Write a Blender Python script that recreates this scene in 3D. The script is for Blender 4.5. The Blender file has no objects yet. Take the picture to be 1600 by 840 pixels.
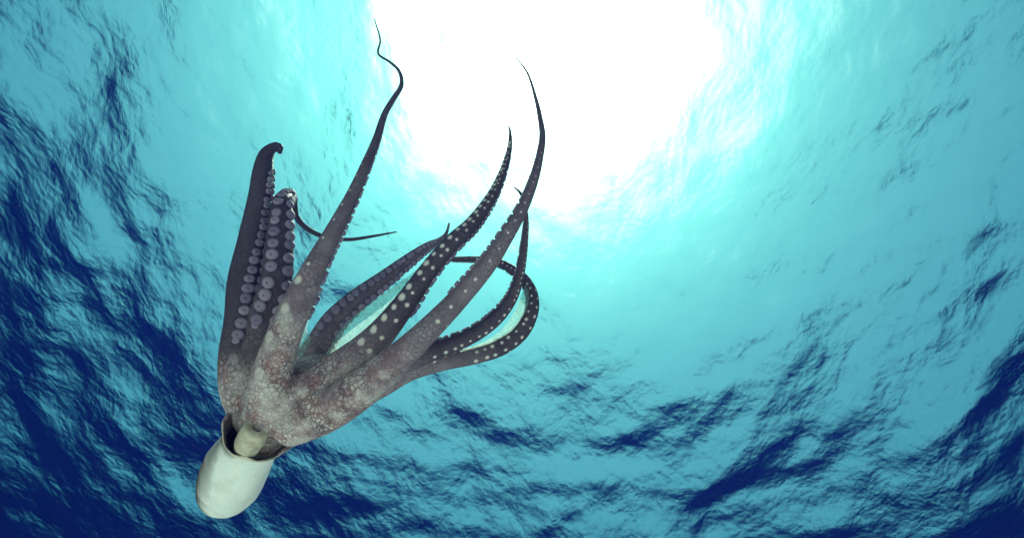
import bpy, bmesh, math, random
import numpy as np
from mathutils import Vector, Matrix, kdtree

random.seed(7)
rng = np.random.default_rng(11)
scene = bpy.context.scene
COL = scene.collection

# ------------------------------------------------------------------ camera
FPX = 950.0                      # focal length in pixels of a 1600 px wide picture
CX, CY = 800.0, 420.0
CAM_DEPTH = 4.6                  # metres below the sea surface (sea level z = 0)
ZEN = (915.0, -50.0)             # pixel where straight-up lies
SUN_PX = (862.0, 45.0)           # pixel where the sun glows through the surface

def cam_dir(x, y):
    return np.array([(x - CX) / FPX, -(y - CY) / FPX, -1.0])

u = cam_dir(*ZEN); u /= np.linalg.norm(u)
e1 = np.array([1.0, 0, 0]); e1 -= e1.dot(u) * u; e1 /= np.linalg.norm(e1)
e2 = np.cross(u, e1)
ROT = np.array([e1, e2, u])      # camera axes -> world axes
CAM_LOC = np.array([0.0, 0.0, -CAM_DEPTH])

cam_data = bpy.data.cameras.new('camera')
cam_data.sensor_width = 36.0
cam_data.lens = 36.0 * FPX / 1600.0
cam_data.clip_start = 0.02
cam_data.clip_end = 2000.0
cam = bpy.data.objects.new('camera', cam_data)
M = Matrix(ROT.tolist()).to_4x4(); M.translation = Vector(CAM_LOC)
cam.matrix_world = M
COL.objects.link(cam)
scene.camera = cam

# ------------------------------------------------------------------ sun and sky
sw = ROT @ cam_dir(*SUN_PX); sw /= np.linalg.norm(sw)
th_w = math.acos(sw[2]); az = math.atan2(sw[1], sw[0])
th_a = math.asin(min(0.99, 1.33 * math.sin(th_w)))      # refraction at the surface
sun_dir = Vector((math.sin(th_a) * math.cos(az), math.sin(th_a) * math.sin(az), math.cos(th_a)))
sun_l = bpy.data.lights.new('sun', 'SUN')
sun_l.energy = 5.0
sun_l.angle = math.radians(0.53)
sun_l.color = (1.0, 0.89, 0.72)
sun = bpy.data.objects.new('sun', sun_l)
sun.rotation_euler = sun_dir.to_track_quat('Z', 'Y').to_euler()
sun.location = (0, 0, 20)
COL.objects.link(sun)

world = bpy.data.worlds.new('World'); scene.world = world
world.use_nodes = True
wn = world.node_tree.nodes; wl = world.node_tree.links
wn.clear()
sky = wn.new('ShaderNodeTexSky'); sky.sky_type = 'NISHITA'; sky.sun_disc = False
sky.sun_elevation = math.pi / 2 - th_a
sky.sun_rotation = math.pi / 2 - az
sky.air_density = 1.0; sky.dust_density = 3.5; sky.ozone_density = 1.0
bg = wn.new('ShaderNodeBackground'); bg.inputs['Strength'].default_value = 0.09
wo = wn.new('ShaderNodeOutputWorld')
tint = wn.new('ShaderNodeMixRGB'); tint.blend_type = 'MULTIPLY'; tint.inputs[0].default_value = 1.0
tint.inputs[2].default_value = (.31, .98, .76, 1)          # faintly green tropical haze
wl.new(sky.outputs[0], tint.inputs[1]); wl.new(tint.outputs[0], bg.inputs[0]); wl.new(bg.outputs[0], wo.inputs[0])

vs = scene.view_settings
vs.view_transform = 'Standard'; vs.look = 'None'; vs.gamma = 1.0
vs.use_curve_mapping = False
vs.exposure = 0.95

cy = scene.cycles
cy.use_denoising = True
cy.max_bounces = 10; cy.diffuse_bounces = 3; cy.glossy_bounces = 4
cy.transmission_bounces = 6; cy.volume_bounces = 1; cy.transparent_max_bounces = 8
cy.caustics_refractive = True; cy.caustics_reflective = True
cy.sample_clamp_indirect = 6.0

# ------------------------------------------------------------------ helpers
def new_mat(name):
    m = bpy.data.materials.new(name); m.use_nodes = True
    m.node_tree.nodes.clear()
    return m, m.node_tree.nodes, m.node_tree.links

def link_obj(name, me, mat=None, parent=None, kind=None):
    o = bpy.data.objects.new(name, me)
    COL.objects.link(o)
    if mat is not None and not me.materials: me.materials.append(mat)
    if parent is not None: o.parent = parent
    if kind: o['kind'] = kind
    return o

def mesh_from(name, v, f, smooth=True):
    me = bpy.data.meshes.new(name)
    me.from_pydata([tuple(p) for p in v], [], f)
    me.update()
    if smooth: me.polygons.foreach_set('use_smooth', [True] * len(me.polygons))
    return me

def grid_mesh(name, X, Y, Z):
    n, m = X.shape
    v = np.stack([X, Y, Z], -1).reshape(-1, 3)
    idx = np.arange(n * m).reshape(n, m)
    f = np.stack([idx[:-1, :-1], idx[1:, :-1], idx[1:, 1:], idx[:-1, 1:]], -1).reshape(-1, 4)
    me = bpy.data.meshes.new(name)
    me.vertices.add(len(v)); me.vertices.foreach_set('co', v.ravel().astype(np.float32))
    me.loops.add(f.size); me.loops.foreach_set('vertex_index', f.ravel().astype(np.int32))
    me.polygons.add(len(f))
    me.polygons.foreach_set('loop_start', np.arange(0, f.size, 4, dtype=np.int32))
    me.polygons.foreach_set('use_smooth', np.ones(len(f), dtype=bool))
    me.update(calc_edges=True)
    return me

# ------------------------------------------------------------------ water surface
N = 760
g = np.linspace(-1, 1, N)
k = 4.8
c = 160.0 / math.sinh(k) * np.sinh(k * g)
X, Y = np.meshgrid(c, c, indexing='ij')
sp = 160.0 / math.sinh(k) * np.cosh(k * np.abs(g)) * k * (2 / (N - 1))
SP = np.maximum(*np.meshgrid(sp, sp, indexing='ij'))
Z = np.zeros_like(X)
WIND = math.radians(25)
lams = np.geomspace(0.22, 4.0, 84)
SLOPE = 0.0225
warpx = 0.25 * np.sin(0.7 * X + 0.9 * Y + 1.0) + 0.12 * np.sin(1.9 * Y - 1.3 * X)
warpy = 0.25 * np.sin(0.8 * Y - 0.6 * X + 2.0) + 0.12 * np.sin(1.7 * X + 1.1 * Y + .5)
for lam in lams:
    th = WIND + rng.normal(0, math.radians(48))
    kk = 2 * math.pi / lam
    ph = rng.uniform(0, 2 * math.pi)
    amp = SLOPE / kk * rng.uniform(0.5, 1.5) * min(1.0, (3.2 / lam)) ** 0.7
    fade = np.clip((lam / SP - 3.0) / 3.0, 0, 1)
    a = kk * ((X + warpx) * math.cos(th) + (Y + warpy) * math.sin(th)) + ph
    Z += fade * amp * (np.sin(a) + 0.22 * np.cos(2 * a))
surf = grid_mesh('water_surface', X, Y, Z)

m, n, l = new_mat('sea_surface')
out = n.new('ShaderNodeOutputMaterial')
tc = n.new('ShaderNodeTexCoord')
mp = n.new('ShaderNodeMapping'); mp.inputs['Rotation'].default_value = (0, 0, -WIND)
mp.inputs['Scale'].default_value = (1.0, 0.75, 1.0)
no1 = n.new('ShaderNodeTexNoise'); no1.inputs['Scale'].default_value = 3.4
no1.inputs['Detail'].default_value = 3.2; no1.inputs['Roughness'].default_value = 0.5
no1.inputs['Distortion'].default_value = 0.15
bp = n.new('ShaderNodeBump'); bp.inputs['Strength'].default_value = 1.0
bp.inputs['Distance'].default_value = 0.047
fr = n.new('ShaderNodeFresnel'); fr.inputs['IOR'].default_value = 1.33
rf = n.new('ShaderNodeBsdfRefraction'); rf.inputs['IOR'].default_value = 1.33
rf.inputs['Roughness'].default_value = 0.88
tr = n.new('ShaderNodeBsdfTransparent')
gl = n.new('ShaderNodeBsdfGlossy'); gl.inputs['Roughness'].default_value = 0.10
gl.inputs['Color'].default_value = (1, 1, 1, 1)
mx1 = n.new('ShaderNodeMixShader'); mx1.inputs[0].default_value = 0.86
mx2 = n.new('ShaderNodeMixShader')
l.new(tc.outputs['Object'], mp.inputs['Vector']); l.new(mp.outputs[0], no1.inputs['Vector'])
l.new(no1.outputs['Fac'], bp.inputs['Height'])
no2 = n.new('ShaderNodeTexNoise'); no2.inputs['Scale'].default_value = 13.0; no2.inputs['Detail'].default_value = 2.0
bp2 = n.new('ShaderNodeBump'); bp2.inputs['Distance'].default_value = 0.0064
no3 = n.new('ShaderNodeTexNoise'); no3.inputs['Scale'].default_value = 130.0; no3.inputs['Detail'].default_value = 1.0   # finest capillary ripples
bp3 = n.new('ShaderNodeBump'); bp3.inputs['Distance'].default_value = 0.0025
for q_ in (no2, no3): l.new(mp.outputs[0], q_.inputs['Vector'])
l.new(no2.outputs['Fac'], bp2.inputs['Height']); l.new(no3.outputs['Fac'], bp3.inputs['Height'])
l.new(bp.outputs[0], bp2.inputs['Normal']); l.new(bp2.outputs[0], bp3.inputs['Normal'])
for s in (fr, rf, gl): l.new(bp3.outputs[0], s.inputs['Normal'])
l.new(rf.outputs[0], mx1.inputs[1]); l.new(tr.outputs[0], mx1.inputs[2])
l.new(fr.outputs[0], mx2.inputs[0]); l.new(mx1.outputs[0], mx2.inputs[1]); l.new(gl.outputs[0], mx2.inputs[2])
l.new(mx2.outputs[0], out.inputs['Surface'])
link_obj('water_surface', surf, m, kind='structure')

# ------------------------------------------------------------------ seabed: unseen pale shoal added to bounce sunlight up at the octopus, deep beyond
n_b = 240
gb = np.linspace(-1, 1, n_b)
cb = 165.0 / math.sinh(4) * np.sinh(4 * gb)
XB, YB = np.meshgrid(cb, cb, indexing='ij')
RB = np.hypot(XB, YB) + 0.5 * np.sin(XB * .6 + 1) + 0.6 * np.sin(YB * .5)
t = np.clip((RB - 9.0) / 15.0, 0, 1)
ZB = -5.9 - 42.0 * (t * t * (3 - 2 * t)) + 0.10 * np.sin(XB * 1.3) * np.sin(YB * 1.1 + .4) + .03 * np.sin(6 * XB + 2 * YB)
bed = grid_mesh('bounce_seabed', XB, YB, ZB)
m, n, l = new_mat('bounce_sand')
out = n.new('ShaderNodeOutputMaterial'); b = n.new('ShaderNodeBsdfPrincipled')
no = n.new('ShaderNodeTexNoise'); no.inputs['Scale'].default_value = 1.5; no.inputs['Detail'].default_value = 8
cr = n.new('ShaderNodeValToRGB')
cr.color_ramp.elements[0].color = (.64, .49, .44, 1); cr.color_ramp.elements[1].color = (.80, .62, .57, 1)  # sand tinted pink so the bounced light turns less green
geo = n.new('ShaderNodeNewGeometry'); sx = n.new('ShaderNodeSeparateXYZ'); l.new(geo.outputs['Position'], sx.inputs[0])
dz = n.new('ShaderNodeMath'); dz.operation = 'MULTIPLY_ADD'; dz.inputs[1].default_value = 3.0
l.new(no.outputs[0], dz.inputs[0]); l.new(sx.outputs['Z'], dz.inputs[2])
rk = n.new('ShaderNodeMapRange'); rk.inputs[1].default_value = -13.0; rk.inputs[2].default_value = -19.0      # dark rock added on the unseen drop-off to keep reflected depths dark
l.new(dz.outputs[0], rk.inputs[0])
mr = n.new('ShaderNodeMixRGB'); mr.inputs[2].default_value = (.055, .05, .045, 1)
l.new(rk.outputs[0], mr.inputs[0]); l.new(cr.outputs[0], mr.inputs[1])
b.inputs['Roughness'].default_value = .9
tc = n.new('ShaderNodeTexCoord')
l.new(tc.outputs['Object'], no.inputs['Vector']); l.new(no.outputs[0], cr.inputs[0])
l.new(mr.outputs[0], b.inputs['Base Color']); l.new(b.outputs[0], out.inputs[0])
link_obj('bounce_seabed', bed, m, kind='structure')

# ------------------------------------------------------------------ octopus
D0 = 1.05                                # metres from the lens plane to the head

def P(x, y, dd=0.0):
    d = D0 + dd
    return CAM_LOC + ROT @ (cam_dir(x, y) * d)
def S(px, dd=0.0):
    return px * (D0 + dd) / FPX
def to_px(co):
    q = (np.asarray(co) - CAM_LOC) @ ROT          # world -> camera axes
    return np.stack([CX + FPX * q[..., 0] / -q[..., 2], CY - FPX * q[..., 1] / -q[..., 2]], -1), -q[..., 2]

# x, y, depth offset (m), width in px   |  oral direction (right, up, towards viewer) base / tip | first sucker
ARMS = {
 'A1': dict(p=[(398,662,.02,56),(377,612,.03,62),(374,560,.05,62),(381,500,.065,58),(384,440,.08,54),(396,370,.095,44),(406,310,.105,36),(411,270,.115,32),(416,244,.125,25),(426,231,.13,16),(437,229,.135,12),(437,240,.135,6)],
            oral=((-.25,.0,1.0),(1.1,-.1,.30)), s0=.27, s1=.86, ss=.31, sa=.36),
 'A2': dict(p=[(412,660,.03,56),(404,600,.05,60),(402,545,.055,56),(415,492,.05,49),(432,440,.045,47),(436,390,.055,44),(439,345,.07,38),(441,318,.09,31),(449,306,.14,22),(458,314,.175,13),(463,338,.19,10),(480,357,.20,9),(508,370,.21,7.5),(545,374,.22,6),(582,369,.23,4.5),(620,362,.24,2)],
            oral=((.05,.0,1.0),(.3,.0,1.0)), s0=.235, s1=.66, sa=.56, ss=.42),
 'B': dict(p=[(425,655,-.015,78),(422,610,-.045,68),(433,560,-.06,60),(450,510,-.065,54),(472,460,-.06,46),(496,410,-.06,36),(522,362,-.05,29),(550,308,-.03,22),(572,258,-.01,17),(588,218,.02,13),(600,180,.05,10),(614,155,.07,8.5),(627,133,.09,7),(624,112,.10,5.5),(609,97,.11,4.2),(591,84,.12,3.6),(594,62,.13,3),(585,30,.14,1.6)],
            oral=((.88,-.2,-.40),(.9,-.2,-.35)), s0=.24, s1=.80),
 'C': dict(p=[(435,650,.03,76),(470,590,.07,66),(498,545,.085,50),(522,503,.09,41),(560,467,.10,35),(600,437,.11,29),(640,406,.12,22),(668,386,.13,16),(686,376,.135,10),(697,365,.14,5.5),(702,348,.14,3)],
            oral=((-.02,-.05,1.0),(.0,-.3,1.0)), s0=.34, s1=.93, sa=.70, ss=.38),
 'D': dict(p=[(440,662,-.01,80),(490,612,-.02,80),(545,570,-.025,62),(592,526,-.03,48),(632,476,-.045,38),(668,425,-.04,31),(704,382,-.03,29),(738,350,-.015,25),(768,308,.01,19),(786,268,.03,13),(796,230,.05,8),(797,205,.06,4),(794,197,.06,2)],
            oral=((.80,-.45,-.35),(.8,-.2,-.3)), s0=.42, s1=.97),
 'E': dict(p=[(450,660,-.02,76),(505,640,-.05,74),(565,605,-.07,64),(620,560,-.075,50),(668,515,-.075,41),(716,466,-.06,35),(760,415,-.055,30),(790,370,-.045,25),(814,330,-.03,20),(832,288,-.01,16),(843,248,.01,12.5),(848,212,.03,10),(843,178,.05,7.5),(835,146,.06,5.2),(825,116,.07,3.6),(811,96,.08,2.4),(793,80,.09,1.4)],
            oral=((-.8,.45,-.40),(-.9,.1,-.3)), s0=.40, s1=.88),
 'F': dict(p=[(450,650,.02,70),(520,620,.05,62),(590,585,.07,48),(650,558,.08,36),(700,540,.085,28),(740,522,.085,26),(774,497,.08,24),(798,467,.075,20),(811,432,.07,16),(818,392,.07,13),(822,350,.075,9.5),(820,322,.08,7),(814,303,.085,4.5),(803,292,.09,2)],
            oral=((-.6,.6,-.55),(-.9,.2,-.3)), s0=.40, s1=.95),
 'G': dict(p=[(450,655,.03,70),(520,628,.06,62),(590,600,.08,46),(640,578,.09,34),(690,565,.10,29),(740,555,.105,28),(780,542,.11,29),(812,520,.115,27),(829,490,.12,24),(831,462,.13,21),(820,438,.14,18),(800,421,.15,15),(775,409,.155,13),(742,405,.16,10.5),(703,405,.165,8.5),(665,405,.17,4)],
            oral=((-.5,.7,-.50),(.0,-.8,-.5)), s0=.42, s1=.93),
}

def spline(pts, n):
    pts = np.array(pts, float)
    ext = np.vstack([2 * pts[0] - pts[1], pts, 2 * pts[-1] - pts[-2]])
    seg = len(pts) - 1
    ln = np.linalg.norm(pts[1:, :3] - pts[:-1, :3], axis=1)
    cum = np.concatenate([[0], np.cumsum(ln)]) / ln.sum()
    res = []
    for tt in np.linspace(0, 1, n):
        i = min(seg - 1, max(0, np.searchsorted(cum, tt, side='right') - 1))
        w = (tt - cum[i]) / (cum[i + 1] - cum[i])
        p0, p1, p2, p3 = ext[i:i + 4]
        res.append(.5 * (2 * p1 + (p2 - p0) * w + (2 * p0 - 5 * p1 + 4 * p2 - p3) * w * w + (3 * p1 - p0 - 3 * p2 + p3) * w ** 3))
    return np.array(res)

def frames(C, oral):
    n = len(C)
    T = np.gradient(C, axis=0); T /= np.linalg.norm(T, axis=1)[:, None]
    o0, o1 = np.array(oral[0]), np.array(oral[1])
    O = []
    for i in range(n):
        w = i / (n - 1)
        tv = CAM_LOC - C[i]; tv /= np.linalg.norm(tv)
        rv = ROT[:, 0] - ROT[:, 0].dot(tv) * tv; rv /= np.linalg.norm(rv)
        q = o0 * (1 - w) + o1 * w
        o = rv * q[0] + np.cross(tv, rv) * q[1] + tv * q[2]
        o = o - o.dot(T[i]) * T[i]
        O.append(o / np.linalg.norm(o))
    O = np.array(O)
    return T, O, np.cross(T, O)

def tube(C, R, O, Bn, sides=18, squash=.92):
    v = []; f = []
    n = len(C)
    for i in range(n):
        for j in range(sides):
            a = 2 * math.pi * j / sides
            ca = math.cos(a)
            v.append(C[i] + R[i] * (O[i] * (ca * (squash if ca > 0 else 1.0)) + Bn[i] * math.sin(a)))
    for i in range(n - 1):
        for j in range(sides):
            j2 = (j + 1) % sides
            f.append((i * sides + j, i * sides + j2, (i + 1) * sides + j2, (i + 1) * sides + j))
    f.append(tuple(range(sides))[::-1]); f.append(tuple((n - 1) * sides + j for j in range(sides)))
    return v, f

def sphere(cen, ax, r, seg=28, rings=18):
    """ellipsoid: ax = 3 unit axes, r = 3 radii"""
    v = [cen + ax[2] * r[2]]; f = []
    for i in range(1, rings):
        ph = math.pi * i / rings
        for j in range(seg):
            a = 2 * math.pi * j / seg
            v.append(cen + ax[0] * r[0] * math.sin(ph) * math.cos(a) + ax[1] * r[1] * math.sin(ph) * math.sin(a) + ax[2] * r[2] * math.cos(ph))
    v.append(cen - ax[2] * r[2])
    for j in range(seg):
        f.append((0, 1 + j, 1 + (j + 1) % seg))
        b0 = 1 + (rings - 2) * seg
        f.append((b0 + (j + 1) % seg, b0 + j, len(v) - 1))
    for i in range(rings - 2):
        for j in range(seg):
            a0 = 1 + i * seg; a1 = a0 + seg
            f.append((a0 + j, a1 + j, a1 + (j + 1) % seg, a0 + (j + 1) % seg))
    return v, f

V, F = [], []           # fat pieces, fused into one skin
tips = []               # the finest arm ends, joined to the same mesh after fusing
def add(vf):
    o = len(V); V.extend(vf[0]); F.extend([tuple(i + o for i in q) for q in vf[1]])

arm_data = {}
for nm, a in ARMS.items():
    pts = [tuple(P(x, y, d)) + (S(w, d) / 2,) for x, y, d, w in a['p']]
    C4 = spline(pts, 150)
    C, R = C4[:, :3], np.maximum(C4[:, 3], .0007)
    T, O, Bn = frames(C, a['oral'])
    arm_data[nm] = dict(C=C, R=R, T=T, O=O, B=Bn, L=np.concatenate([[0], np.cumsum(np.linalg.norm(C[1:] - C[:-1], axis=1))]))
    cut = int(np.argmax(R < .0040)) if (R < .0040).any() else len(R)
    add(tube(C[:cut + 1], R[:cut + 1], O, Bn))
    if cut < len(R):
        s = max(0, cut - 3)
        tips.append(tube(C[s:], R[s:] * 1.0, O[s:], Bn[s:], 10, 1.0))

Rg, Up, Tw = ROT[:, 0], ROT[:, 1], ROT[:, 2]     # picture right, picture up, towards the viewer (world)
def vec(r, up, t):
    q = Rg * r + Up * up + Tw * t
    return q / np.linalg.norm(q)

# head and crown mass
add(sphere(P(420, 640, .02), (Rg, Up, Tw), (S(44), S(40), S(44))))
add(sphere(P(472, 622, .005), (vec(1, .45, 0), vec(-.45, 1, 0), Tw), (S(78), S(54), S(62))))
add(sphere(P(484, 590, .03), (vec(1, .5, 0), vec(-.5, 1, 0), Tw), (S(48), S(36), S(48))))
add(sphere(P(520, 620, .005), (vec(1, .55, 0), vec(-.55, 1, 0), Tw), (S(84), S(44), S(56))))
add(sphere(P(390, 590, .06), (Rg, Up, Tw), (S(34), S(58), S(40))))
# neck running into the mantle
neck = spline([tuple(P(428, 640, .01)) + (S(40),), tuple(P(413, 672, .02)) + (S(36),), tuple(P(396, 708, .05)) + (S(33),), tuple(P(384, 735, .075)) + (S(26),)], 24)
Tn, On, Bnn = frames(neck[:, :3], ((0, 0, 1), (0, 0, 1)))
add(tube(neck[:, :3], neck[:, 3], On, Bnn, 24, 1.0))

# mantle: an open cup with a wall, its mouth tilted to the viewer
m_tip, m_rim = P(336, 796, .095), P(400, 674, .0)
ax = m_rim - m_tip; mlen = np.linalg.norm(ax); ax /= mlen
side = vec(.92, -.38, 0); side -= side.dot(ax) * ax; side /= np.linalg.norm(side)
fwd = np.cross(ax, side)
if fwd.dot(Tw) < 0: fwd = -fwd
prof = [(0.0, .0), (.008, .16), (.03, .32), (.07, .50), (.13, .67), (.22, .85), (.33, .965), (.45, 1.0), (.58, .985), (.68, .935), (.78, .87), (.86, .825), (.915, .85), (.955, .94), (.985, 1.02), (1.0, 1.03)]
MR = S(50, .04)
def cup():
    v, f = [], []
    seg = 48
    outer = [(s, r * MR) for s, r in prof]
    wall = .0050
    inner = [(max(s + .035 if s < .4 else s, .03), max(r * MR - wall, 0.0)) for s, r in prof[2:]]
    inner[-1] = (1.0, outer[-1][1] - wall * .8)
    ring = outer[1:] + inner[::-1][:-1]
    v.append(m_tip + 0 * ax)
    for s, r in ring:
        for j in range(seg):
            a_ = 2 * math.pi * j / seg
            lift = .0; rr = r
            if s > .8:                      # the rim is a little wavy and rises at both horns
                w = (s - .8) / .2
                lift = w * (.010 * abs(math.cos(a_)) ** 3 - .005 * math.sin(a_) + .0038 * math.sin(5 * a_ + 1) + .0016 * math.sin(11 * a_))
                rr = r * (1 + .02 * w * math.sin(7 * a_ + 2) + .12 * w * w * max(0.0, math.cos(a_)) ** 4)
            rr = rr * (1 + .018 * math.sin(3 * a_ + 9 * s) + .012 * math.sin(5 * a_ - 14 * s + 1))
            v.append(m_tip + ax * (s * mlen + lift) + side * rr * math.cos(a_) * 1.0 + fwd * rr * math.sin(a_) * .96)
    v.append(m_tip + ax * mlen * inner[0][0])
    for j in range(seg): f.append((0, 1 + (j + 1) % seg, 1 + j))
    for i in range(len(ring) - 1):
        for j in range(seg):
            a0 = 1 + i * seg
            f.append((a0 + j, a0 + (j + 1) % seg, a0 + seg + (j + 1) % seg, a0 + seg + j))
    a0 = 1 + (len(ring) - 1) * seg
    for j in range(seg): f.append((a0 + j, a0 + (j + 1) % seg, len(v) - 1))
    return v, f
add(cup())

src = mesh_from('octopus_source', V, F)
bmx = bmesh.new(); bmx.from_mesh(src); bmesh.ops.recalc_face_normals(bmx, faces=bmx.faces); bmx.to_mesh(src); bmx.free()
so = bpy.data.objects.new('octopus_source', src); COL.objects.link(so)
rm = so.modifiers.new('fuse', 'REMESH'); rm.mode = 'VOXEL'; rm.voxel_size = .0017; rm.adaptivity = 0
sm = so.modifiers.new('soften', 'SMOOTH'); sm.factor = .5; sm.iterations = 9
dg = bpy.context.evaluated_depsgraph_get(); dg.update()
body_me = bpy.data.meshes.new_from_object(so.evaluated_get(dg))
bpy.data.objects.remove(so); bpy.data.meshes.remove(src)
bmx = bmesh.new(); bmx.from_mesh(body_me)
for v_, f_ in tips:
    vv = [bmx.verts.new(q) for q in v_]
    for q in f_: bmx.faces.new([vv[i] for i in q])
for fc in bmx.faces: fc.smooth = True
bmx.to_mesh(body_me); bmx.free()
body_me.name = 'octopus_body'
print('octopus body faces', len(body_me.polygons))

# ---- colour of the skin: white spots, dark and pale zones, painted arm shade, stored per vertex
nv = len(body_me.vertices)
co = np.empty(nv * 3, np.float32); body_me.vertices.foreach_get('co', co); co = co.reshape(-1, 3).astype(float)
nr = np.empty(nv * 3, np.float32); body_me.vertices.foreach_get('normal', nr); nr = nr.reshape(-1, 3)
names = list(ARMS)
kd = kdtree.KDTree(sum(len(arm_data[k_]['C']) for k_ in names)); ref = []
for k_ in names:
    for i, q in enumerate(arm_data[k_]['C']):
        kd.insert(Vector(q), len(ref)); ref.append((k_, i))
kd.balance()
spot = np.zeros(nv); dark = np.zeros(nv); pale = np.zeros(nv)
armt = np.zeros(nv)
for i in range(nv):
    _, j, _ = kd.find(Vector(co[i])); armt[i] = ref[j][1] / 149.0
# mantle pale, its back dark
rel = co - m_tip; s_m = rel @ ax / mlen
rad = np.linalg.norm(rel - np.outer(rel @ ax, ax), axis=1)
rdir = (rel - np.outer(rel @ ax, ax)) / np.maximum(rad, 1e-6)[:, None]
outw = (nr * rdir).sum(1) + .8 * np.clip(.3 - s_m, 0, 1)
is_m = (outw > -.05) & (s_m > -.05) & (s_m < 1.03) & (rad < MR * 1.06) & (rad > MR * np.interp(s_m, [p_[0] for p_ in prof], [p_[1] for p_ in prof]) - .0075)
pale[is_m] = 1.0
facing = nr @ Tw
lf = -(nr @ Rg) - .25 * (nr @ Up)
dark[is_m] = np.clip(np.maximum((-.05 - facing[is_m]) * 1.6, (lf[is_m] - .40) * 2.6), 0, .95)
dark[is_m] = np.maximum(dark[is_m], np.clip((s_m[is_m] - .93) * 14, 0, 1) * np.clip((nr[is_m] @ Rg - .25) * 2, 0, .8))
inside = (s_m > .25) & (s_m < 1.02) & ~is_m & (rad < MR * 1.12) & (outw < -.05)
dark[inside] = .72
nk = (s_m > .45) & (s_m < 1.02) & ~is_m & ~inside & (rad < MR * .9); spot[nk] = .8
# spots along the arms
sp_pts = []; sp_r = []
def row(nm, t0, t1, ang, size, gap):
    d = arm_data[nm]; L = d['L']; s = L[-1] * t0; kx = 0
    while s < L[-1] * t1:
        i = min(149, int(np.searchsorted(L, s)))
        r = d['R'][i]
        a_ = math.pi + ang + random.uniform(-.12, .12)
        sp_pts.append(d['C'][i] + r * (d['O'][i] * math.cos(a_) + d['B'][i] * math.sin(a_)))
        sp_r.append(r * size * random.uniform(.75, 1.15))
        s += r * gap * random.uniform(.85, 1.15)
for nm, t0, t1, z in (('D', .30, .95, .29), ('F', .40, .93, .21), ('G', .45, .95, .20)):
    row(nm, t0, t1, .55, z, 1.15); row(nm, t0 + .01, t1, -.45, z * .85, 1.05); row(nm, t0, t1, 1.25, z * .6, 1.3)
row('E', .35, .75, -1.1, .15, 1.9); row('E', .3, .6, .1, .10, 2.6)
row('B', .12, .33, .4, .30, 1.7); row('B', .33, .6, .5, .14, 2.2); row('A1', .05, .3, .5, .3, 1.6)
if sp_pts:
    kt = kdtree.KDTree(len(sp_pts))
    for i, q in enumerate(sp_pts): kt.insert(Vector(q), i)
    kt.balance()
    for i in range(nv):
        q, j, dist = kt.find(Vector(co[i]))
        x_ = dist / sp_r[j]
        if x_ < 1.25: spot[i] = max(spot[i], min(1.0, (1.25 - x_) / .5))
px, dep = to_px(co)
front = (facing > .1)
for x, y, r, w in [(442,498,11,.7),(424,538,11,.9),(410,592,13,1.),(432,566,9,.7),(420,622,20,.9),(440,650,22,.8),(470,610,7,.5),(476,610,6,.8),
                   (540,575,9,.6),(556,596,8,.5),(520,590,7,.45),(580,560,9,.6),(600,585,8,.5),(372,590,9,.6),(366,560,8,.5),(384,625,10,.6),
                   (500,640,8,.4),(545,628,9,.5),(530,655,9,.5),(480,660,9,.5),(575,625,8,.6),(591,620,6,.7),(460,560,12,.35),(496,604,5,.5)]:
    dd = np.hypot(px[:, 0] - x, px[:, 1] - y) / r
    m_ = front & (dep < D0 + .06) & (dd < 1.3)
    spot[m_] = np.maximum(spot[m_], .65 * w * np.clip((1.3 - dd[m_]) / .7, 0, 1))
dusk_shade = np.zeros(nv)                                 # dark skin, with flash falloff and the fold's shade painted along the arms
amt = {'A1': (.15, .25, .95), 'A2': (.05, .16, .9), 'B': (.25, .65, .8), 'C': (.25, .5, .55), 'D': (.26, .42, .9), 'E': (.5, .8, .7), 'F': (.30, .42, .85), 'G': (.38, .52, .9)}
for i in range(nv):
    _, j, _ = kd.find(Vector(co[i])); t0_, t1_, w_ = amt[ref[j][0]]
    dusk_shade[i] = w_ * min(1.0, max(0.0, (armt[i] - t0_) / (t1_ - t0_)))
lip = np.where(is_m, np.clip((s_m - .90) * 12, 0, 1), 0.0)
for nm_, arr in (('lip', lip), ('dusk_shade', dusk_shade), ('spot', spot), ('dark', dark), ('pale', pale), ('arm_t', armt)):
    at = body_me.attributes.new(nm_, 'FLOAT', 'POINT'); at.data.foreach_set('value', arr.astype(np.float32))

# ---- skin material
m_skin, n, l = new_mat('octopus_skin')
out = n.new('ShaderNodeOutputMaterial'); b = n.new('ShaderNodeBsdfPrincipled')
tc = n.new('ShaderNodeTexCoord')
def attr(nm_):
    q = n.new('ShaderNodeAttribute'); q.attribute_name = nm_; return q.outputs['Fac']
def noise(scale, detail=4, rough=.6, dist=0.):
    q = n.new('ShaderNodeTexNoise'); q.inputs['Scale'].default_value = scale; q.inputs['Detail'].default_value = detail
    q.inputs['Roughness'].default_value = rough; q.inputs['Distortion'].default_value = dist
    l.new(tc.outputs['Object'], q.inputs['Vector']); return q
def ramp(src_, a, b_, ca=(0, 0, 0, 1), cb_=(1, 1, 1, 1)):
    q = n.new('ShaderNodeValToRGB'); q.color_ramp.elements[0].position = a; q.color_ramp.elements[1].position = b_
    q.color_ramp.elements[0].color = ca; q.color_ramp.elements[1].color = cb_
    l.new(src_, q.inputs[0]); return q.outputs[0]
def mix(fac, a, b_, mode='MIX'):
    q = n.new('ShaderNodeMix'); q.data_type = 'RGBA'; q.blend_type = mode
    for s_, v_ in ((0, fac), (6, a), (7, b_)):
        if isinstance(v_, (int, float)): q.inputs[s_].default_value = v_
        elif isinstance(v_, tuple): q.inputs[s_].default_value = v_
        else: l.new(v_, q.inputs[s_])
    return q.outputs[2]
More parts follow.
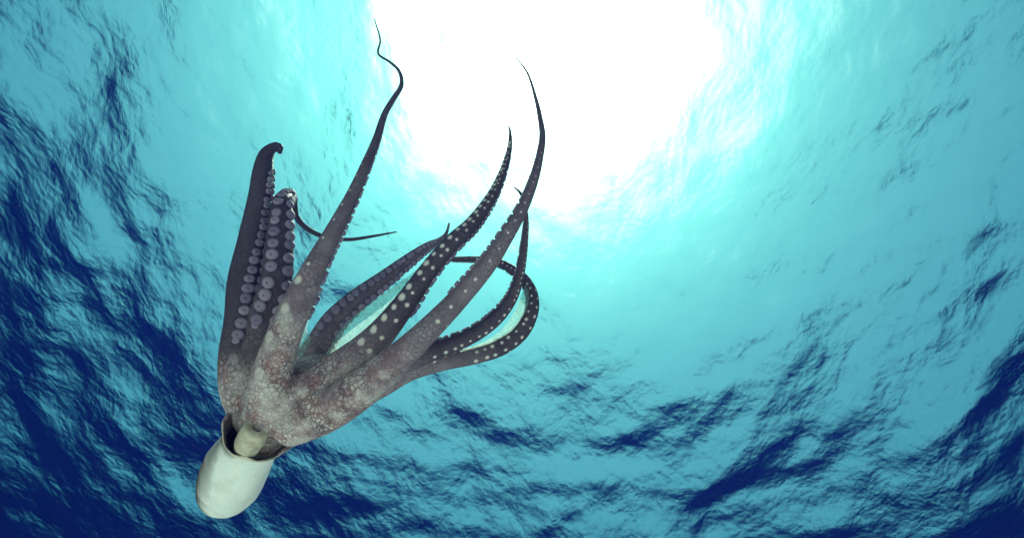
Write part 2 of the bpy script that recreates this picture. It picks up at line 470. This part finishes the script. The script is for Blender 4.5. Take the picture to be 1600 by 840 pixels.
def math_(op, a, b_):
    q = n.new('ShaderNodeMath'); q.operation = op
    for s_, v_ in ((0, a), (1, b_)):
        if isinstance(v_, (int, float)): q.inputs[s_].default_value = v_
        else: l.new(v_, q.inputs[s_])
    q.use_clamp = True
    return q.outputs[0]
warp = noise(40, 3)
wv = n.new('ShaderNodeMixRGB'); wv.blend_type = 'ADD'; wv.inputs[0].default_value = .016
l.new(tc.outputs['Object'], wv.inputs[1]); l.new(warp.outputs['Color'], wv.inputs[2])
def vor(scale, feature):
    q = n.new('ShaderNodeTexVoronoi'); q.feature = feature; q.inputs['Scale'].default_value = scale
    l.new(wv.outputs[0], q.inputs['Vector']); return q.outputs['Distance']
net1 = ramp(vor(120, 'DISTANCE_TO_EDGE'), .03, .24, (1, 1, 1, 1), (0, 0, 0, 1))      # 1 on the lines
net2 = ramp(vor(240, 'DISTANCE_TO_EDGE'), .02, .2, (1, 1, 1, 1), (0, 0, 0, 1))
blotch = ramp(noise(22, 5, .65, .4).outputs[0], .42, .62)
fine = noise(420, 3, .7).outputs[0]
redn = ramp(noise(34, 3).outputs[0], .45, .62)
cell = mix(blotch, (.78, .69, .69, 1), (.33, .22, .26, 1))
cell = mix(math_('MULTIPLY', attr('spot'), .9), cell, (.74, .68, .66, 1))
line = mix(redn, (.075, .05, .07, 1), (.18, .06, .055, 1))
netm = ramp(noise(18, 3, .5).outputs[0], .36, .58, (.45, .45, .45, 1), (1, 1, 1, 1))
netf = math_('MULTIPLY', math_('MAXIMUM', math_('MULTIPLY', net1, netm), math_('MULTIPLY', net2, .5)), .9)
col = mix(netf, cell, line)
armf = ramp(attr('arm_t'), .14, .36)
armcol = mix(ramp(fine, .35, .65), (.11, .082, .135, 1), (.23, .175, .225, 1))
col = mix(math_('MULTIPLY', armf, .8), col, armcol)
col = mix(math_('MULTIPLY', ramp(fine, .40, .7), .28), col, (.10, .07, .08, 1))
col = mix(math_('MULTIPLY', attr('dusk_shade'), .85), col, (.030, .023, .045, 1))
col = mix(math_('MULTIPLY', math_('MULTIPLY', attr('spot'), math_('ADD', math_('MULTIPLY', armf, .7), .3)), .9), col, (.76, .70, .68, 1))
mant = mix(ramp(fine, .38, .72), (.86, .88, .85, 1), (.74, .76, .73, 1))
mant = mix(math_('MULTIPLY', ramp(noise(28, 6, .75, .8).outputs[0], .52, .8), .4), mant, (.52, .50, .42, 1))
mant = mix(math_('MULTIPLY', ramp(vor(210, 'DISTANCE_TO_EDGE'), .0, .12, (1, 1, 1, 1), (0, 0, 0, 1)), math_('MULTIPLY', ramp(noise(30, 3).outputs[0], .45, .65), .45)), mant, (.42, .40, .38, 1))
mant = mix(math_('MULTIPLY', attr('lip'), .8), mant, (.50, .43, .30, 1))
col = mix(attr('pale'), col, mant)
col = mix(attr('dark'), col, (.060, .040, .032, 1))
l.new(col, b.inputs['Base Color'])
b.inputs['Roughness'].default_value = .58
b.inputs['Specular IOR Level'].default_value = .2
b.inputs['Subsurface Weight'].default_value = .25
b.inputs['Subsurface Radius'].default_value = (.006, .004, .003)
b.inputs['Subsurface Scale'].default_value = 1.0
bp = n.new('ShaderNodeBump'); bp.inputs['Strength'].default_value = .6; bp.inputs['Distance'].default_value = .0016
hsum = math_('SUBTRACT', math_('ADD', math_('MULTIPLY', fine, .35), .6), math_('MULTIPLY', netf, .5))
pl_ = math_('SUBTRACT', 1.0, math_('MULTIPLY', attr('pale'), .25))
l.new(hsum, bp.inputs['Height']); l.new(pl_, bp.inputs['Strength']); l.new(bp.outputs[0], b.inputs['Normal'])
l.new(b.outputs[0], out.inputs[0])

octo = bpy.data.objects.new('octopus', None); COL.objects.link(octo)
base = P(415, 665, .02)
octo.location = base; octo.empty_display_size = .1
octo['label'] = 'mottled brown octopus with pale mantle, drifting with its arms spread upward'
octo['category'] = 'octopus'
def child(name, me, mat, kind=None):
    me.transform(Matrix.Translation(-Vector(base)))
    return link_obj(name, me, mat, octo, kind)
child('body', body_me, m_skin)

# ---- siphon
m_si, n, l = new_mat('siphon_skin')
out = n.new('ShaderNodeOutputMaterial'); b = n.new('ShaderNodeBsdfPrincipled'); tc = n.new('ShaderNodeTexCoord')
col = mix(ramp(noise(60, 4).outputs[0], .35, .7), (.60, .55, .43, 1), (.36, .30, .22, 1))
l.new(col, b.inputs['Base Color']); b.inputs['Roughness'].default_value = .45
b.inputs['Subsurface Weight'].default_value = .2; b.inputs['Subsurface Radius'].default_value = (.004, .003, .002)
l.new(b.outputs[0], out.inputs[0])
si = spline([tuple(P(386, 704, .0)) + (S(17),), tuple(P(388, 693, -.030)) + (S(20),), tuple(P(394, 682, -.052)) + (S(20.5),), tuple(P(400, 671, -.058)) + (S(19),)], 16)
Ts, Os, Bs = frames(si[:, :3], ((0, 0, 1), (0, 0, 1)))
rings = [(si[i, :3], si[i, 3], Os[i], Bs[i]) for i in range(16)]
e_ = rings[-1]
for dz_, sc_ in ((.002, .96), (.004, .86), (.0052, .70), (.0055, .55), (.0048, .42), (.002, .34), (-.006, .30)):
    rings.append((e_[0] + Ts[-1] * dz_, e_[1] * sc_, e_[2], e_[3]))
v_, f_ = tube(np.array([r[0] for r in rings]), np.array([r[1] for r in rings]), np.array([r[2] for r in rings]), np.array([r[3] for r in rings]), 24, 1.0)
child('siphon', mesh_from('siphon', v_, f_), m_si)

# ---- webs: thin pale skin between the arms
m_web, n, l = new_mat('web_skin')
out = n.new('ShaderNodeOutputMaterial'); tc = n.new('ShaderNodeTexCoord')
df = n.new('ShaderNodeBsdfDiffuse'); tl = n.new('ShaderNodeBsdfTranslucent'); mxs = n.new('ShaderNodeMixShader')
mp = n.new('ShaderNodeMapping'); mp.inputs['Scale'].default_value = (1, 1, 1)
wc = mix(ramp(noise(90, 5, .7).outputs[0], .4, .75), (.72, .80, .74, 1), (.42, .48, .44, 1))
l.new(wc, df.inputs[0]); l.new(wc, tl.inputs[0]); mxs.inputs[0].default_value = .72
l.new(df.outputs[0], mxs.inputs[1]); l.new(tl.outputs[0], mxs.inputs[2])
clr = n.new('ShaderNodeBsdfTransparent'); clr.inputs[0].default_value = (.9, 1, .95, 1); mxc = n.new('ShaderNodeMixShader')
l.new(ramp(noise(150, 4, .7, 1.0).outputs[0], .35, .7, (.60, .60, .60, 1), (.85, .85, .85, 1)), mxc.inputs[0])
l.new(mxs.outputs[0], mxc.inputs[1]); l.new(clr.outputs[0], mxc.inputs[2]); l.new(mxc.outputs[0], out.inputs[0])
def web(e_a, e_b, n_u=26, n_v=9, th=.0012, belly=.006):
    A = spline([tuple(P(*q)) for q in e_a], n_u); Bq = spline([tuple(P(*q)) for q in e_b], n_u)
    v, f = [], []
    for sgn in (1, -1):
        for i in range(n_u):
            for j in range(n_v):
                w = j / (n_v - 1)
                q = A[i] * (1 - w) + Bq[i] * w - Tw * (belly * math.sin(math.pi * w) * math.sin(math.pi * i / (n_u - 1)))
                q = q + Tw * (.0012 * math.sin(w * 9 + i * .7)) * math.sin(math.pi * w)
                v.append(q + Tw * sgn * th / 2)
    o = n_u * n_v
    for i in range(n_u - 1):
        for j in range(n_v - 1):
            a_ = i * n_v + j
            f.append((a_, a_ + 1, a_ + n_v + 1, a_ + n_v)); f.append((o + a_, o + a_ + n_v, o + a_ + n_v + 1, o + a_ + 1))
    per = [i * n_v for i in range(n_u)] + [(n_u - 1) * n_v + j for j in range(1, n_v)] + [i * n_v + n_v - 1 for i in range(n_u - 2, -1, -1)] + [j for j in range(n_v - 2, 0, -1)]
    for i in range(len(per)):
        p0, p1 = per[i], per[(i + 1) % len(per)]
        f.append((p0, p1, o + p1, o + p0))
    child('web', mesh_from('web', v, f), m_web)
web([(500,585,.04),(506,562,.045),(515,543,.04),(538,508,.01),(570,480,-.005),(610,451,-.015),(640,430,-.025),(667,405,-.03)],
    [(520,600,.02),(535,588,.01),(552,573,-.005),(580,545,-.02),(608,512,-.03),(636,475,-.035),(656,445,-.035),(676,412,-.032)])
web([(494,470,-.03),(485,492,-.02),(480,512,.0),(486,532,.05)],
    [(474,470,-.05),(460,502,-.04),(455,540,-.02),(470,560,.03)])
web([(718,548,.09),(750,536,.09),(780,518,.085),(803,488,.08),(814,462,.08),(820,445,.09)],
    [(722,556,.10),(760,550,.105),(790,535,.11),(814,510,.115),(828,480,.12),(828,455,.13)], belly=.004)
web([(712,528,.09),(742,508,.09),(768,486,.085),(788,462,.08),(801,440,.075)],
    [(715,537,.09),(745,519,.088),(774,496,.083),(797,466,.078),(808,440,.072)], belly=.003)
web([(600,552,-.02),(622,535,-.03),(645,518,-.04),(660,508,-.05)],
    [(610,572,-.03),(634,548,-.045),(655,528,-.05),(668,516,-.055)], belly=.003)

# ---- suckers
m_su, n, l = new_mat('sucker_skin')
out = n.new('ShaderNodeOutputMaterial'); b = n.new('ShaderNodeBsdfPrincipled'); tc = n.new('ShaderNodeTexCoord')
oi = n.new('ShaderNodeObjectInfo')
col = mix(oi.outputs['Random'], (.17, .14, .22, 1), (.27, .22, .31, 1))
l.new(col, b.inputs['Base Color']); b.inputs['Roughness'].default_value = .62; b.inputs['Specular IOR Level'].default_value = .15
b.inputs['Subsurface Weight'].default_value = .2; b.inputs['Subsurface Radius'].default_value = (.003, .002, .002)
l.new(b.outputs[0], out.inputs[0])
m_pit, n, l = new_mat('sucker_pit')
out = n.new('ShaderNodeOutputMaterial'); b = n.new('ShaderNodeBsdfPrincipled')
b.inputs['Base Color'].default_value = (.11, .085, .13, 1); l.new(b.outputs[0], out.inputs[0])
SPROF = [(.72, -.55), (.80, -.05), (1.0, .16), (1.0, .38), (.86, .56), (.56, .68), (.20, .70), (.13, .64), (.09, .5)]
SEG = 14
sv, sf = [], []
for r, z in SPROF:
    for j in range(SEG):
        a_ = 2 * math.pi * j / SEG; sv.append((r * math.cos(a_), r * math.sin(a_), z))
for i in range(len(SPROF) - 1):
    for j in range(SEG):
        j2 = (j + 1) % SEG; sf.append((i * SEG + j, i * SEG + j2, (i + 1) * SEG + j2, (i + 1) * SEG + j))
sf.append(tuple((len(SPROF) - 1) * SEG + j for j in range(SEG)))
suck_me = mesh_from('sucker', sv, sf)
suck_me.materials.append(m_su); suck_me.materials.append(m_pit)
for p_ in suck_me.polygons:
    if p_.index >= SEG * 7: p_.material_index = 1
suckers = []
for nm, a in ARMS.items():
    d = arm_data[nm]; L = d['L']
    for sd in (-1, 1):
        s = L[-1] * a['s0'] * (1.0 if sd < 0 else 1.012)
        first = True
        while s < L[-1] * a['s1']:
            i = min(149, int(np.searchsorted(L, s))); r = d['R'][i]
            sr = r * a.get('ss', .37) * random.uniform(.92, 1.08)
            grow = min(1.0, .6 + (s - L[-1] * a['s0']) / (L[-1] * .06))
            sr *= grow
            if sr < .0008: break
            ang = sd * a.get('sa', .46) + random.uniform(-.05, .05)
            nrm = d['O'][i] * math.cos(ang) + d['B'][i] * math.sin(ang)
            pos = d['C'][i] + nrm * r * .93
            nrm = nrm + np.array([random.uniform(-.12, .12) for _ in range(3)])
            suckers.append((sr, pos, nrm / np.linalg.norm(nrm), d['T'][i]))
            s += sr * 1.92
suckers.sort(key=lambda q: -q[0])
print('suckers', len(suckers))
rest_v, rest_f = [], []
for kx, (sr, pos, nrm, T) in enumerate(suckers):
    x_ = T - T.dot(nrm) * nrm; x_ /= np.linalg.norm(x_); y_ = np.cross(nrm, x_)
    R3 = np.stack([x_ * random.uniform(.84, .96), y_ * random.uniform(.98, 1.1), nrm], 1) * sr
    if kx < 300:
        o = bpy.data.objects.new('sucker', suck_me); COL.objects.link(o); o.parent = octo
        mm = Matrix(R3.tolist()).to_4x4(); mm.translation = Vector(pos - base)
        o.matrix_local = mm
    else:
        o_ = len(rest_v)
        rest_v += [tuple(R3 @ np.array(q) + pos) for q in sv]
        rest_f += [tuple(i + o_ for i in q) for q in sf]
if rest_v:
    child('sucker_tips', mesh_from('sucker_tips', rest_v, rest_f), m_su, 'stuff')

# ------------------------------------------------------------------ the water itself: one closed box of even, faintly cloudy blue-green water
hv = [(x, y, z) for z in (-52.0, 1.2) for y in (-170, 170) for x in (-170, 170)]
hf = [(0, 2, 3, 1), (4, 5, 7, 6), (0, 1, 5, 4), (2, 6, 7, 3), (0, 4, 6, 2), (1, 3, 7, 5)]
haze = mesh_from('haze', hv, hf, False)
m, n, l = new_mat('sea_water')
out = n.new('ShaderNodeOutputMaterial'); pv = n.new('ShaderNodeVolumePrincipled')
SIG_S = (.0004, .0010, .0090); SIG_A = (.095, .05, .038); DEN = .2
pv.inputs['Density'].default_value = DEN
pv.inputs['Color'].default_value = tuple(s_ / DEN for s_ in SIG_S) + (1,)
pv.inputs['Absorption Color'].default_value = tuple((1 - a_ / (DEN * (1 - s_ / DEN))) ** 2 for a_, s_ in zip(SIG_A, SIG_S)) + (1,)
pv.inputs['Anisotropy'].default_value = .5
l.new(pv.outputs[0], out.inputs['Volume'])
link_obj('haze', haze, m, kind='stuff')
